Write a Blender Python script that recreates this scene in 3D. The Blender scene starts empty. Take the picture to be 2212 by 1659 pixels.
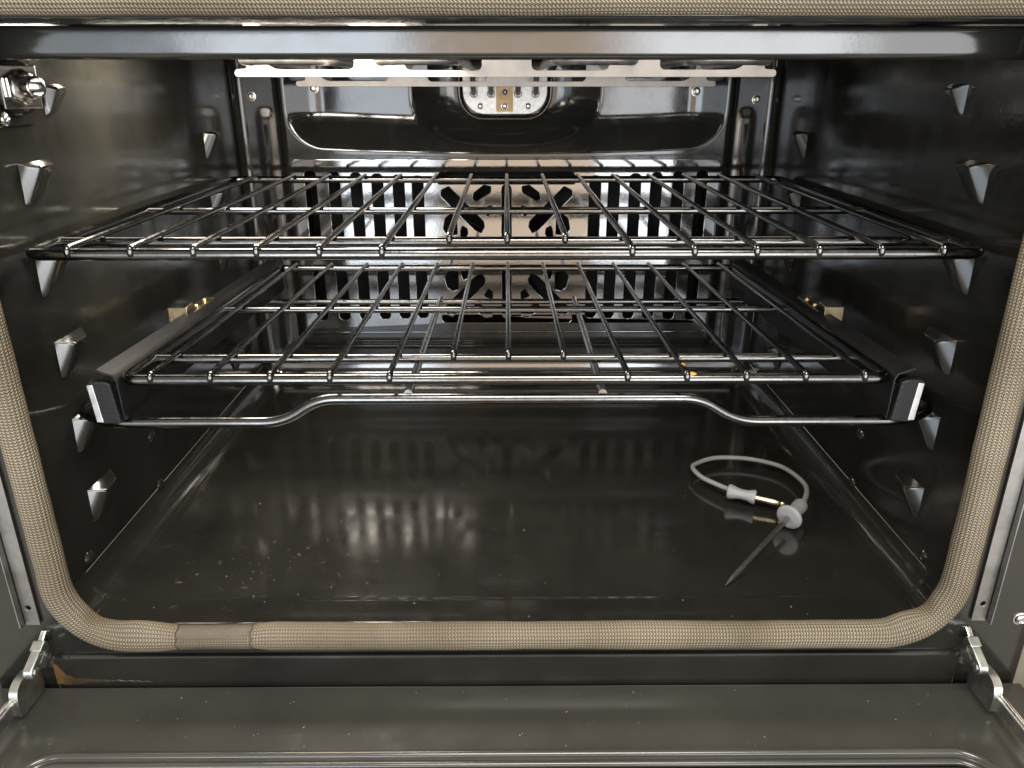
import bpy, bmesh, math, random
from mathutils import Vector, Matrix, noise
random.seed(7)
R = math.radians
scene = bpy.context.scene
COL = scene.collection

# ------------------------------------------------------------------ camera
cam_d = bpy.data.cameras.new('Camera')
cam_d.sensor_width = 36.0
cam_d.lens = 36.0 * 1668.0 / 2212.0
cam_d.clip_start = 0.01
cam_d.clip_end = 100
cam = bpy.data.objects.new('Camera', cam_d)
COL.objects.link(cam)
cam.location = (0.0, -0.464, 0.37)
cam.rotation_euler = (R(90 - 21.4), 0, R(-0.4))
scene.camera = cam

# ------------------------------------------------------------------ world (dim warm room light)
world = bpy.data.worlds.new('World')
scene.world = world
world.use_nodes = True
bg = world.node_tree.nodes['Background']
bg.inputs[0].default_value = (1.0, 0.90, 0.77, 1)
bg.inputs[1].default_value = 0.45

# ------------------------------------------------------------------ lamps
def area(name, loc, target, sx, sy, radiance, color):
    d = bpy.data.lights.new(name, 'AREA')
    d.shape = 'RECTANGLE'
    d.size = sx
    d.size_y = sy
    d.energy = radiance * math.pi * sx * sy
    d.color = color
    o = bpy.data.objects.new(name, d)
    COL.objects.link(o)
    o.location = loc
    v = Vector(target) - Vector(loc)
    o.rotation_euler = v.to_track_quat('-Z', 'Y').to_euler()
    return o
# kitchen ceiling light above the photographer
area('ceiling_lamp', (0.15, -0.85, 1.45), (0.15, -0.80, 0.0), 0.80, 0.50, 16.0, (1.0, 0.95, 0.87))
# the oven's own two lamps, up in the front of the cavity roof behind the lip
area('oven_lamp', (-0.185, 0.195, 0.4085), (-0.185, 0.1951, 0.0), 0.24, 0.095, 32.0, (1.0, 0.90, 0.76))
area('oven_lamp', (0.185, 0.195, 0.4085), (0.185, 0.1951, 0.0), 0.23, 0.085, 1.5, (1.0, 0.90, 0.76))
# daylight from the two sides of the room behind the camera
area('window_lamp', (-0.76, -2.60, 0.10), (-0.45, 0.3, 0.2), 0.80, 1.8, 6.0, (0.82, 0.90, 1.0))
area('window_lamp', (0.86, -2.60, 0.10), (0.50, 0.3, 0.2), 0.80, 1.8, 6.0, (0.93, 0.96, 1.0))
area('window_lamp', (-1.85, -2.55, 0.10), (-1.0, 0.3, 0.2), 1.35, 1.8, 1.3, (0.72, 0.86, 1.0))
area('window_lamp', (1.95, -2.55, 0.10), (1.0, 0.3, 0.2), 1.35, 1.8, 2.4, (0.95, 0.97, 1.0))
area('photographer_fill', (0.05, -2.65, 0.10), (0.05, 0.3, 0.2), 0.78, 1.6, 2.2, (1.0, 0.76, 0.56))  # added warm panel in place of the photographer's brown reflection, not a real lamp

# ------------------------------------------------------------------ exposure
scene.view_settings.view_transform = 'Standard'
scene.view_settings.look = 'None'
scene.view_settings.exposure = 0.6
scene.view_settings.gamma = 1.0
scene.view_settings.use_curve_mapping = False
scene.render.engine = 'CYCLES'
cy = scene.cycles
cy.use_denoising = True
cy.max_bounces = 10
cy.glossy_bounces = 7
cy.diffuse_bounces = 4
cy.caustics_reflective = False
cy.caustics_refractive = False
cy.sample_clamp_indirect = 8.0

# ------------------------------------------------------------------ materials
class NT:
    def __init__(self, name):
        self.m = bpy.data.materials.new(name)
        self.m.use_nodes = True
        self.t = self.m.node_tree
        self.b = self.t.nodes['Principled BSDF']
    def n(self, kind, **kw):
        nd = self.t.nodes.new(kind)
        for k, v in kw.items():
            setattr(nd, k, v)
        return nd
    def l(self, a, b):
        self.t.links.new(a, b)
    def coord(self, out='Object'):
        return self.n('ShaderNodeTexCoord').outputs[out]
    def noise(self, vec, scale, detail=3.0, rough=0.5):
        nd = self.n('ShaderNodeTexNoise')
        nd.inputs['Scale'].default_value = scale
        nd.inputs['Detail'].default_value = detail
        nd.inputs['Roughness'].default_value = rough
        self.l(vec, nd.inputs['Vector'])
        return nd.outputs['Fac']
    def ramp(self, fac, stops):
        nd = self.n('ShaderNodeValToRGB')
        el = nd.color_ramp.elements
        while len(el) < len(stops):
            el.new(0.5)
        for e, (p, c) in zip(el, stops):
            e.position = p
            e.color = (*c, 1) if len(c) == 3 else c
        self.l(fac, nd.inputs['Fac'])
        return nd.outputs['Color']
    def math(self, op, a, b=None, c=None):
        nd = self.n('ShaderNodeMath', operation=op)
        for i, v in enumerate((a, b, c)):
            if v is None:
                continue
            if isinstance(v, (int, float)):
                nd.inputs[i].default_value = v
            else:
                self.l(v, nd.inputs[i])
        return nd.outputs[0]
    def bump(self, height, strength, dist, prev=None):
        nd = self.n('ShaderNodeBump')
        nd.inputs['Strength'].default_value = strength
        nd.inputs['Distance'].default_value = dist
        self.l(height, nd.inputs['Height'])
        if prev is not None:
            self.l(prev, nd.inputs['Normal'])
        return nd.outputs['Normal']
    def set(self, **kw):
        for k, v in kw.items():
            self.b.inputs[k.replace('_', ' ')].default_value = v

def g3(v, w=1.0):
    return (v, v * (0.5 + 0.5 * w), v * w)

def mat_enamel(name, lo=0.010, hi=0.020, rough=0.07, peel=0.25, wave=0.5, ior=1.85, stretch=(1, 1, 1), smudge=0.10, smear=False, scratch=False):
    t = NT(name)
    co = t.coord()
    mp = t.n('ShaderNodeMapping')
    mp.inputs['Scale'].default_value = stretch
    t.l(co, mp.inputs['Vector'])
    v = mp.outputs['Vector']
    n1 = t.noise(co, 9.0, 5, 0.6)
    t.l(t.ramp(n1, [(0.35, (lo, lo * .985, lo * .86)), (0.7, (hi, hi * .975, hi * .82))]), t.b.inputs['Base Color'])
    if smear:
        # dried wipe marks and splashes near the front left of the floor
        sp_ = t.n('ShaderNodeSeparateXYZ')
        t.l(co, sp_.inputs[0])
        dx = t.math('MULTIPLY', t.math('ADD', sp_.outputs[0], 0.19), 7.5)
        dy = t.math('MULTIPLY', t.math('SUBTRACT', sp_.outputs[1], 0.065), 13.0)
        rr_ = t.math('ADD', t.math('MULTIPLY', dx, dx), t.math('MULTIPLY', dy, dy))
        msk = t.math('MAXIMUM', t.math('SUBTRACT', 1.0, rr_), 0.0)
        mp2 = t.n('ShaderNodeMapping')
        mp2.inputs['Rotation'].default_value = (0, 0, R(-28))
        mp2.inputs['Scale'].default_value = (70, 110, 70)
        t.l(co, mp2.inputs['Vector'])
        fl_ = t.ramp(t.noise(mp2.outputs['Vector'], 1.0, 6, 0.7), [(0.62, (0, 0, 0)), (0.70, (1, 1, 1))])
        amt = t.math('MULTIPLY', msk, fl_)
        mxs = t.n('ShaderNodeMix', data_type='RGBA')
        t.l(t.math('MULTIPLY', amt, 0.55), mxs.inputs['Factor'])
        src = t.b.inputs['Base Color'].links[0].from_socket
        t.l(src, mxs.inputs['A'])
        mxs.inputs['B'].default_value = (0.22, 0.19, 0.15, 1)
        t.l(mxs.outputs['Result'], t.b.inputs['Base Color'])
    n2 = t.noise(co, 34.0, 6, 0.65)
    rr = t.ramp(n2, [(0.45, (rough,) * 3), (0.75, (rough + smudge,) * 3)])
    if scratch:
        # rubbed streaks where racks slide in and out, and baked-on haze
        mp3 = t.n('ShaderNodeMapping')
        mp3.inputs['Scale'].default_value = (1, 5, 170)
        t.l(co, mp3.inputs['Vector'])
        st_ = t.ramp(t.noise(mp3.outputs['Vector'], 1.0, 5, 0.7), [(0.60, (0, 0, 0)), (0.74, (1, 1, 1))])
        hz_ = t.ramp(t.noise(co, 6.0, 5, 0.65), [(0.42, (0, 0, 0)), (0.70, (1, 1, 1))])
        rr = t.math('ADD', rr, t.math('ADD', t.math('MULTIPLY', st_, 0.10), t.math('MULTIPLY', hz_, 0.10)))
    t.l(rr, t.b.inputs['Roughness'])
    b1 = t.bump(t.noise(v, 22.0, 2, 0.4), wave, 0.0016)
    b2 = t.bump(t.noise(v, 420.0, 2, 0.5), peel, 0.00006, b1)
    t.l(b2, t.b.inputs['Normal'])
    t.set(IOR=ior)
    return t.m

def mat_metal(name, col, rough, var=0.1, scale=300.0, aniso=0.0, speck=None):
    t = NT(name)
    co = t.coord()
    n = t.noise(co, scale, 4, 0.6)
    c0 = tuple(c * (1 - 0.25) for c in col)
    t.l(t.ramp(n, [(0.3, c0), (0.65, col)]), t.b.inputs['Base Color'])
    t.l(t.ramp(t.noise(co, scale * 0.35, 4), [(0.3, (rough,) * 3), (0.75, (rough + var,) * 3)]), t.b.inputs['Roughness'])
    t.l(t.bump(t.noise(co, scale * 2.2, 2), 0.12, 0.00015), t.b.inputs['Normal'])
    t.set(Metallic=1.0)
    return t.m

def mat_plain(name, col, rough, metallic=0.0, spec=0.5, nscale=120, nv=0.12, bump=0.05):
    t = NT(name)
    co = t.coord()
    n = t.noise(co, nscale, 4)
    t.l(t.ramp(n, [(0.3, tuple(c * (1 - nv) for c in col)), (0.7, tuple(min(1, c * (1 + nv)) for c in col))]), t.b.inputs['Base Color'])
    t.l(t.bump(t.noise(co, nscale * 4, 2), bump, 0.0003), t.b.inputs['Normal'])
    t.set(Roughness=rough, Metallic=metallic)
    t.b.inputs['Specular IOR Level'].default_value = spec
    return t.m

def mat_rail():
    t = NT('speckled_black_paint')
    co = t.coord()
    vn = t.n('ShaderNodeTexVoronoi')
    vn.inputs['Scale'].default_value = 430.0
    t.l(co, vn.inputs['Vector'])
    sp = t.ramp(vn.outputs['Distance'], [(0.0, (0.08, 0.079, 0.075)), (0.18, (0.004, 0.004, 0.0045))])
    t.l(sp, t.b.inputs['Base Color'])
    t.l(t.bump(t.noise(co, 500, 3), 0.4, 0.0004), t.b.inputs['Normal'])
    t.set(Roughness=0.5)
    t.b.inputs['Specular IOR Level'].default_value = 0.3
    return t.m

def mat_braid(name, rows, pitch, dark, light):
    """knitted glass-fibre sleeve: rows of slanted stitches following the UVs (u = metres, v = turn)"""
    t = NT(name)
    uv = t.n('ShaderNodeUVMap').outputs['UV']
    sep = t.n('ShaderNodeSeparateXYZ')
    t.l(uv, sep.inputs[0])
    u, v = sep.outputs[0], sep.outputs[1]
    nz = t.noise(t.coord(), 45.0, 3)
    rv = t.math('MULTIPLY', v, float(rows))
    fr = t.math('FRACT', rv)
    tri = t.math('ABSOLUTE', t.math('SUBTRACT', fr, 0.5))
    ph = t.math('ADD', t.math('MULTIPLY', u, 1.0 / pitch), t.math('MULTIPLY', tri, 1.3))
    ph = t.math('ADD', ph, t.math('MULTIPLY', nz, 1.2))
    st = t.math('MULTIPLY_ADD', t.math('SINE', t.math('MULTIPLY', ph, 2 * math.pi)), 0.5, 0.5)
    groove = t.math('SUBTRACT', 1.0, t.math('POWER', t.math('MULTIPLY', tri, 2.0), 2.0))
    h = t.math('MULTIPLY', st, groove)
    col = t.ramp(h, [(0.05, dark), (0.75, light)])
    dirt = t.ramp(t.noise(t.coord(), 14.0, 4), [(0.30, (0.62, 0.58, 0.52)), (0.68, (1, 1, 1))])
    mx = t.n('ShaderNodeMix', data_type='RGBA', blend_type='MULTIPLY')
    mx.inputs['Factor'].default_value = 1.0
    t.l(col, mx.inputs['A'])
    t.l(dirt, mx.inputs['B'])
    t.l(mx.outputs['Result'], t.b.inputs['Base Color'])
    t.l(t.bump(h, 0.9, 0.0006), t.b.inputs['Normal'])
    t.set(Roughness=0.5)
    return t.m

M = {}
M['enamel'] = mat_enamel('black_enamel_wall', lo=0.009, hi=0.018, wave=0.08, rough=0.09, ior=1.5, smudge=0.14, peel=0.6, scratch=True)
M['stamp'] = mat_enamel('black_enamel_stamping', wave=0.0, rough=0.16, ior=1.75)
M['floor'] = mat_enamel('black_enamel_floor', lo=0.013, hi=0.021, stretch=(0.5, 1.6, 1), wave=0.035, peel=0.35, rough=0.095, smudge=0.09, smear=True, ior=2.0)
M['back'] = mat_enamel('black_enamel_rear_panel', wave=0.10, rough=0.09, ior=1.55, smudge=0.10)
M['baffle'] = mat_enamel('black_enamel_fan_baffle', wave=0.05, rough=0.06, ior=2.2, smudge=0.06)
M['door'] = mat_enamel('black_enamel_door', lo=0.042, hi=0.060, wave=0.05, rough=0.17, smudge=0.10, ior=1.6)
M['frame'] = mat_enamel('black_enamel_frame', wave=0.08, rough=0.12, ior=1.75)
M['void'] = mat_plain('unglazed_black_steel', (0.006, 0.006, 0.006), 0.7, spec=0.2)
M['chrome'] = mat_metal('nickel_plated_wire', (0.14, 0.139, 0.135), 0.12, var=0.14, scale=420)
M['rail'] = mat_rail()
M['steel'] = mat_metal('brushed_steel', (0.60, 0.59, 0.57), 0.28, var=0.12, scale=200)
M['trim'] = mat_metal('dull_stainless_trim', (0.34, 0.33, 0.31), 0.30, var=0.15, scale=90)
M['zinc'] = mat_metal('zinc_plated_steel', (0.62, 0.64, 0.60), 0.24, var=0.15, scale=150)
M['bright'] = mat_metal('polished_steel', (0.75, 0.74, 0.72), 0.12, var=0.06, scale=90)
M['aluminium'] = mat_plain('dull_aluminised_steel', (0.36, 0.33, 0.295), 0.48, metallic=0.35, nscale=70, nv=0.10)
M['plate'] = mat_plain('pale_metal_plate', (0.58, 0.57, 0.55), 0.45, metallic=0.4, nscale=260, nv=0.16)
M['mica'] = mat_plain('mica_strip', (0.50, 0.33, 0.13), 0.5, nscale=200, nv=0.2)
M['element'] = mat_plain('oxidised_heating_tube', (0.22, 0.21, 0.20), 0.35, metallic=0.7, nscale=80, nv=0.3)
M['brass'] = mat_metal('yellowed_steel', (0.66, 0.53, 0.33), 0.25, var=0.12, scale=180)
M['braid'] = mat_braid('glass_fibre_braid', 24, 0.0021, (0.070, 0.056, 0.037), (0.37, 0.312, 0.218))
M['sleeve'] = mat_braid('splice_sleeve_braid', 54, 0.0014, (0.11, 0.09, 0.066), (0.30, 0.255, 0.19))
M['thread'] = mat_plain('dark_thread', (0.05, 0.035, 0.025), 0.8)
M['silicone'] = mat_plain('grey_silicone', (0.29, 0.286, 0.29), 0.42, nscale=90, nv=0.05, bump=0.02)
M['cordmat'] = mat_plain('grey_silicone_cord', (0.26, 0.26, 0.245), 0.5, nscale=90, nv=0.06, bump=0.02)
M['gold'] = mat_metal('gold_plated_plug', (0.80, 0.66, 0.42), 0.14, var=0.06, scale=120)
M['needle'] = mat_metal('steel_needle', (0.42, 0.40, 0.37), 0.30, var=0.12, scale=300)
M['glass'] = mat_plain('dark_door_glass', (0.10, 0.10, 0.085), 0.05, bump=0.0)
M['beige'] = mat_plain('cream_cabinet_paint', (0.62, 0.55, 0.43), 0.45, nscale=30, nv=0.05)
M['speck'] = mat_plain('pale_dust', (0.42, 0.40, 0.35), 0.8)
M['crumbm'] = mat_plain('dark_burnt_crumb', (0.02, 0.014, 0.01), 0.8)
def mat_rust():
    t = NT('brown_baked_grease')
    co = t.coord()
    sx = t.n('ShaderNodeSeparateXYZ')
    t.l(co, sx.inputs[0])
    f = t.math('MULTIPLY', t.math('ADD', sx.outputs[0], 0.345), 1 / 0.085)
    f = t.math('ADD', f, t.math('MULTIPLY', t.math('SUBTRACT', t.noise(co, 120, 4), 0.5), 0.5))
    t.l(t.ramp(f, [(0.10, (0.12, 0.070, 0.026)), (0.32, (0.040, 0.026, 0.014)), (0.95, (0.016, 0.0145, 0.012))]), t.b.inputs['Base Color'])
    t.set(Roughness=0.22)
    return t.m
M['rust'] = mat_rust()
M['yellow'] = mat_plain('dried_yellow_food', (0.42, 0.26, 0.05), 0.55, nscale=300, nv=0.3)

# ------------------------------------------------------------------ mesh helpers
def link(name, me, mat=None, parent=None):
    o = bpy.data.objects.new(name, me)
    COL.objects.link(o)
    if mat is not None and me is not None:
        me.materials.clear()
        me.materials.append(mat)
    if parent is not None:
        o.parent = parent
    return o

def thing(name, label, cat, loc=(0, 0, 0), group=None):
    o = bpy.data.objects.new(name, None)
    o.empty_display_size = 0.02
    COL.objects.link(o)
    o['label'] = label
    o['category'] = cat
    if group:
        o['group'] = group
    return o

def mesh(verts, faces, smooth=True, name='m'):
    me = bpy.data.meshes.new(name)
    me.from_pydata([tuple(v) for v in verts], [], faces)
    me.validate()
    bm = bmesh.new()
    bm.from_mesh(me)
    bmesh.ops.recalc_face_normals(bm, faces=bm.faces)
    bm.to_mesh(me)
    bm.free()
    if smooth:
        me.polygons.foreach_set('use_smooth', [True] * len(me.polygons))
    return me

def sharp(me, deg=35):
    """smooth shading with hard edges above an angle"""
    bm = bmesh.new()
    bm.from_mesh(me)
    for e in bm.edges:
        if len(e.link_faces) == 2:
            e.smooth = e.calc_face_angle(0) < R(deg)
    for f in bm.faces:
        f.smooth = True
    bm.to_mesh(me)
    bm.free()
    return me

def fillet(pts, r, n=6, closed=False):
    pts = [Vector(p) for p in pts]
    out = []
    N = len(pts)
    for i, p in enumerate(pts):
        if not closed and i in (0, N - 1):
            out.append(p)
            continue
        a, b = pts[i - 1], pts[(i + 1) % N]
        ri = r[i] if isinstance(r, (list, tuple)) else r
        da, db = (a - p), (b - p)
        k = min(ri, da.length * 0.49, db.length * 0.49)
        p0, p1 = p + da.normalized() * k, p + db.normalized() * k
        for j in range(n + 1):
            s = j / n
            out.append(p0 * (1 - s) ** 2 + p * 2 * s * (1 - s) + p1 * s ** 2)
    return out

def catmull(pts, n=8):
    pts = [Vector(p) for p in pts]
    out = []
    for i in range(len(pts) - 1):
        p0 = pts[max(i - 1, 0)]; p1 = pts[i]; p2 = pts[i + 1]; p3 = pts[min(i + 2, len(pts) - 1)]
        for j in range(n):
            s = j / n
            out.append(0.5 * ((2 * p1) + (p2 - p0) * s + (2 * p0 - 5 * p1 + 4 * p2 - p3) * s * s + (3 * p1 - p0 - 3 * p2 + p3) * s ** 3))
    out.append(pts[-1])
    return out

def tube(pts, rad, seg=12, closed=False, caps=True, round_ends=False, wob=0.0):
    pts = [Vector(p) for p in pts]
    N = len(pts)
    rads = list(rad) if isinstance(rad, (list, tuple)) else [rad] * N
    if round_ends and not closed:
        def cap(p, d, r):
            return [(p + d * r * math.sin(a), r * math.cos(a)) for a in (R(35), R(65), R(84))]
        d0 = (pts[0] - pts[1]).normalized(); d1 = (pts[-1] - pts[-2]).normalized()
        c0 = cap(pts[0], d0, rads[0])[::-1]; c1 = cap(pts[-1], d1, rads[-1])
        pts = [c[0] for c in c0] + pts + [c[0] for c in c1]
        rads = [c[1] for c in c0] + rads + [c[1] for c in c1]
        N = len(pts)
    tang = []
    for i in range(N):
        a = pts[(i - 1) % N] if (closed or i > 0) else pts[i]
        b = pts[(i + 1) % N] if (closed or i < N - 1) else pts[i]
        tang.append((b - a).normalized())
    t = tang[0]
    up = Vector((0, 0, 1)) if abs(t.z) < 0.9 else Vector((1, 0, 0))
    nrm = (up - t * up.dot(t)).normalized()
    V, F = [], []
    for i in range(N):
        t = tang[i]
        nrm = (nrm - t * nrm.dot(t)).normalized()
        bn = t.cross(nrm)
        r = rads[i]
        if wob:
            r *= 1 + wob * noise.noise(pts[i] * 60)
        for k in range(seg):
            a = 2 * math.pi * k / seg
            V.append(pts[i] + (nrm * math.cos(a) + bn * math.sin(a)) * r)
    M_ = N if closed else N - 1
    for i in range(M_):
        j = (i + 1) % N
        for k in range(seg):
            k2 = (k + 1) % seg
            F.append((i * seg + k, i * seg + k2, j * seg + k2, j * seg + k))
    if caps and not closed:
        F.append(tuple(range(seg))[::-1])
        F.append(tuple((N - 1) * seg + k for k in range(seg)))
    return sharp(mesh(V, F), 60)

def bbox(c, s, bev=0.0, seg=2, rot=None):
    bm = bmesh.new()
    bmesh.ops.create_cube(bm, size=1.0)
    bmesh.ops.scale(bm, vec=s, verts=bm.verts)
    if bev > 0:
        bmesh.ops.bevel(bm, geom=list(bm.edges), offset=bev, segments=seg, profile=0.5, affect='EDGES')
    if rot is not None:
        bmesh.ops.rotate(bm, cent=(0, 0, 0), matrix=rot, verts=bm.verts)
    bmesh.ops.translate(bm, vec=c, verts=bm.verts)
    me = bpy.data.meshes.new('b')
    bm.to_mesh(me)
    bm.free()
    return sharp(me, 15)

def rrect(x0, x1, y0, y1, r, n=6):
    """rounded rectangle outline; r may be (bl, br, tr, tl)"""
    if not isinstance(r, (list, tuple)):
        r = (r,) * 4
    cs = [(x0, y0, r[0], 180), (x1, y0, r[1], 270), (x1, y1, r[2], 0), (x0, y1, r[3], 90)]
    out = []
    for (x, y, rr, a0) in cs:
        cx = x + rr if x == x0 else x - rr
        cyy = y + rr if y == y0 else y - rr
        for j in range(n + 1):
            a = R(a0 + 90 * j / n)
            out.append((cx + rr * math.cos(a), cyy + rr * math.sin(a)))
    return out

def slot2d(p, q, w, n=6):
    p, q = Vector(p), Vector(q)
    d = (q - p).normalized()
    a0 = math.atan2(d.y, d.x)
    out = []
    for j in range(n + 1):
        a = a0 - math.pi / 2 + math.pi * j / n
        out.append((q.x + w * math.cos(a), q.y + w * math.sin(a)))
    for j in range(n + 1):
        a = a0 + math.pi / 2 + math.pi * j / n
        out.append((p.x + w * math.cos(a), p.y + w * math.sin(a)))
    return out

def circ2d(cx, cyy, r, n=20):
    return [(cx + r * math.cos(2 * math.pi * k / n), cyy + r * math.sin(2 * math.pi * k / n)) for k in range(n)]

def soft(poly, r=0.0012, n=3):
    return [(p.x, p.y) for p in fillet([(x, y, 0) for x, y in poly], r, n, closed=True)]

def plate(outer, holes, thick, bev, mapf):
    """flat plate with real holes, made from a filled 2D curve; mapf maps (a, b, t) to world, t = 0 front .. thick"""
    cu = bpy.data.curves.new('c', 'CURVE')
    cu.dimensions = '2D'
    cu.fill_mode = 'BOTH'
    cu.extrude = max(thick / 2 - bev, 0.00005)
    cu.bevel_depth = bev
    cu.bevel_resolution = 2
    cu.offset = -bev
    for poly in [outer] + list(holes):
        sp = cu.splines.new('POLY')
        sp.points.add(len(poly) - 1)
        for p, (x, y) in zip(sp.points, poly):
            p.co = (x, y, 0, 1)
        sp.use_cyclic_u = True
    o = bpy.data.objects.new('c', cu)
    COL.objects.link(o)
    dg = bpy.context.evaluated_depsgraph_get()
    dg.update()
    me = bpy.data.meshes.new_from_object(o.evaluated_get(dg))
    bpy.data.objects.remove(o)
    bpy.data.curves.remove(cu)
    for v in me.vertices:
        v.co = mapf(v.co.x, v.co.y, thick / 2 - v.co.z)
    bm = bmesh.new()
    bm.from_mesh(me)
    bmesh.ops.remove_doubles(bm, verts=bm.verts, dist=1e-6)
    bmesh.ops.recalc_face_normals(bm, faces=bm.faces)
    bm.to_mesh(me)
    bm.free()
    return sharp(me, 12)

def lathe(prof, origin, axis, seg=28):
    """prof: list of (distance along axis, radius)"""
    ax = Vector(axis).normalized()
    up = Vector((0, 0, 1)) if abs(ax.z) < 0.9 else Vector((1, 0, 0))
    a = (up - ax * up.dot(ax)).normalized()
    b = ax.cross(a)
    o = Vector(origin)
    V, F = [], []
    for (h, r) in prof:
        for k in range(seg):
            t = 2 * math.pi * k / seg
            V.append(o + ax * h + (a * math.cos(t) + b * math.sin(t)) * max(r, 1e-5))
    for i in range(len(prof) - 1):
        for k in range(seg):
            k2 = (k + 1) % seg
            F.append((i * seg + k, i * seg + k2, (i + 1) * seg + k2, (i + 1) * seg + k))
    F.append(tuple(range(seg)))
    F.append(tuple((len(prof) - 1) * seg + k for k in range(seg)))
    return sharp(mesh(V, F), 50)

def join_meshes(ms):
    bm = bmesh.new()
    for m in ms:
        bm.from_mesh(m)
    me = bpy.data.meshes.new('j')
    bm.to_mesh(me)
    bm.free()
    return me

def sstep(a, b, x):
    if a == b:
        return 0.0 if x < a else 1.0
    t = min(1, max(0, (x - a) / (b - a)))
    return t * t * (3 - 2 * t)

XZ = lambda yfront: (lambda a, b, t: (a, yfront + t, b))          # plate facing -Y (towards the camera)
YZ = lambda x, s=1: (lambda a, b, t: (x + s * t, a, b))           # plate in a plane of constant X

# ================================================================== THE OVEN
HW, YB, ZC = 0.320, 0.510, 0.415      # half width, rear wall, ceiling
oven = thing('wall_oven', 'black enamelled wall oven standing open, seen into its cavity over the lowered door', 'oven')

# ---- floor with coved sides, a shallow step near the front and a rolled front edge
def floor_mesh():
    V, F = [], []
    xs = []
    for i in range(41):
        xs.append(-0.297 + 0.594 * i / 40)
    prof = []
    cr = 0.024
    for k in range(9):
        a = math.pi / 2 * k / 8
        prof.append((-HW + cr - cr * math.cos(a), cr - cr * math.sin(a)))
    for x in xs[1:-1]:
        prof.append((x, 0.0))
    for k in range(9):
        a = math.pi / 2 * k / 8
        prof.append((HW - cr + cr * math.sin(a), cr - cr * math.cos(a)))
    ys = [(-0.0032, -0.0062), (-0.0028, -0.0040), (-0.0018, -0.0020), (-0.0004, -0.0007), (0.0012, -0.0001), (0.0030, 0.0), (0.012, 0.0), (0.026, 0.0), (0.0285, -0.0001), (0.031, -0.0010), (0.0335, -0.0012)]
    ys += [(0.0335 + (YB - 0.02 - 0.0335) * i / 24, -0.0012) for i in range(1, 25)]
    for k in range(1, 7):
        a = math.pi / 2 * k / 6
        ys.append((YB - 0.02 + 0.02 * math.sin(a), -0.0012 + 0.02 - 0.02 * math.cos(a)))
    n = len(prof)
    for (y, dz) in ys:
        for (x, z) in prof:
            sag = 0.0002 * noise.noise(Vector((x * 7, y * 9, 2.0)))
            V.append((x, y, max(z, 0) + dz + sag if y > 0.03 else z + dz))
    for i in range(len(ys) - 1):
        for k in range(n - 1):
            F.append((i * n + k, i * n + k + 1, (i + 1) * n + k + 1, (i + 1) * n + k))
    return mesh(V, F)
link('cavity_floor', floor_mesh(), M['floor'], oven)

# ---- side walls: gently dented sheet, with stamped rack supports
def wall_mesh(s):
    V, F = [], []
    ny, nz = 60, 48
    for i in range(ny + 1):
        y = -0.001 + (YB + 0.001) * i / ny
        for k in range(nz + 1):
            z = 0.023 + (ZC + 0.012 - 0.023) * k / nz
            e = min(sstep(0.0, 0.06, y), sstep(0.0, 0.04, z - 0.023))
            w = 0.0
            w += 0.0006 * noise.noise(Vector((s * 3, y * 9, z * 11))) * e
            V.append((s * (HW + w), y, z))
    n = nz + 1
    for i in range(ny):
        for k in range(nz):
            F.append((i * n + k, i * n + k + 1, (i + 1) * n + k + 1, (i + 1) * n + k))
    return mesh(V, F)
walls = {}
for s in (-1, 1):
    walls[s] = link('cavity_wall', wall_mesh(s), M['enamel'], oven)

def support_mesh(s, d=0.0125, h=0.0245, ln=0.034):
    """stamped rack support: a triangular gusset facing the oven front, with a flat ledge that fades into the wall behind"""
    x = -s
    V = [(-x * 0.001, -0.0062, 0.0020), (x * d, 0.0, 0.0), (x * d * 0.98, 0.0003, -0.0022), (x * 0.0030, -0.0040, -h), (-x * 0.001, -0.0062, -h - 0.002),
         (x * d * 0.80, ln * 0.6, -0.0005), (x * d * 0.72, ln * 0.6, -0.004), (-x * 0.001, ln, 0.002), (-x * 0.001, ln, -0.006), (-x * 0.001, ln * 0.45, -h)]
    F = [(0, 1, 2), (0, 2, 3), (0, 3, 4), (0, 7, 5, 1), (1, 5, 6, 2), (5, 7, 8, 6), (2, 6, 9, 3), (6, 8, 9), (3, 9, 4)]
    me = mesh(V, F)
    bm = bmesh.new()
    bm.from_mesh(me)
    bmesh.ops.dissolve_limit(bm, angle_limit=R(3), verts=bm.verts, edges=bm.edges)
    bmesh.ops.bevel(bm, geom=[e for e in bm.edges if not e.is_boundary], offset=0.0014, segments=3, profile=0.5, affect='EDGES')
    bmesh.ops.recalc_face_normals(bm, faces=bm.faces)
    for f in bm.faces:
        f.smooth = True
    bm.to_mesh(me)
    bm.free()
    return me
def nub_mesh(s):
    return lathe([(0, 0.0062), (0.0010, 0.0057), (0.0024, 0.0042), (0.0034, 0.0022), (0.0036, 0.0)], (0, 0, 0), (-s, 0, 0.25), 16)
rows = [0.3180, 0.2570, 0.1965, 0.1370, 0.0775, 0.0310]
for s in (-1, 1):
    sm, nm = support_mesh(s), nub_mesh(s)
    for y in (0.062, 0.395):
        for i, z in enumerate(rows[:5]):
            o = link('rack_support', sm, M['stamp'], walls[s])
            o.location = (s * HW, y + (0.004 if i == 0 else 0) , z)
    for (y, z) in ((0.168, 0.0735), (0.168, 0.0245), (0.040, 0.031), (0.168, 0.131), (0.300, 0.0735), (0.300, 0.0245)):
        o = link('embossed_nub', nm, M['enamel'], walls[s])
        o.location = (s * (HW + 0.0005), y, z)
    o = link('rack_support', support_mesh(s, 0.009, 0.018, 0.024), M['stamp'], walls[s])
    o.location = (s * HW, 0.112, 0.3665)

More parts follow.
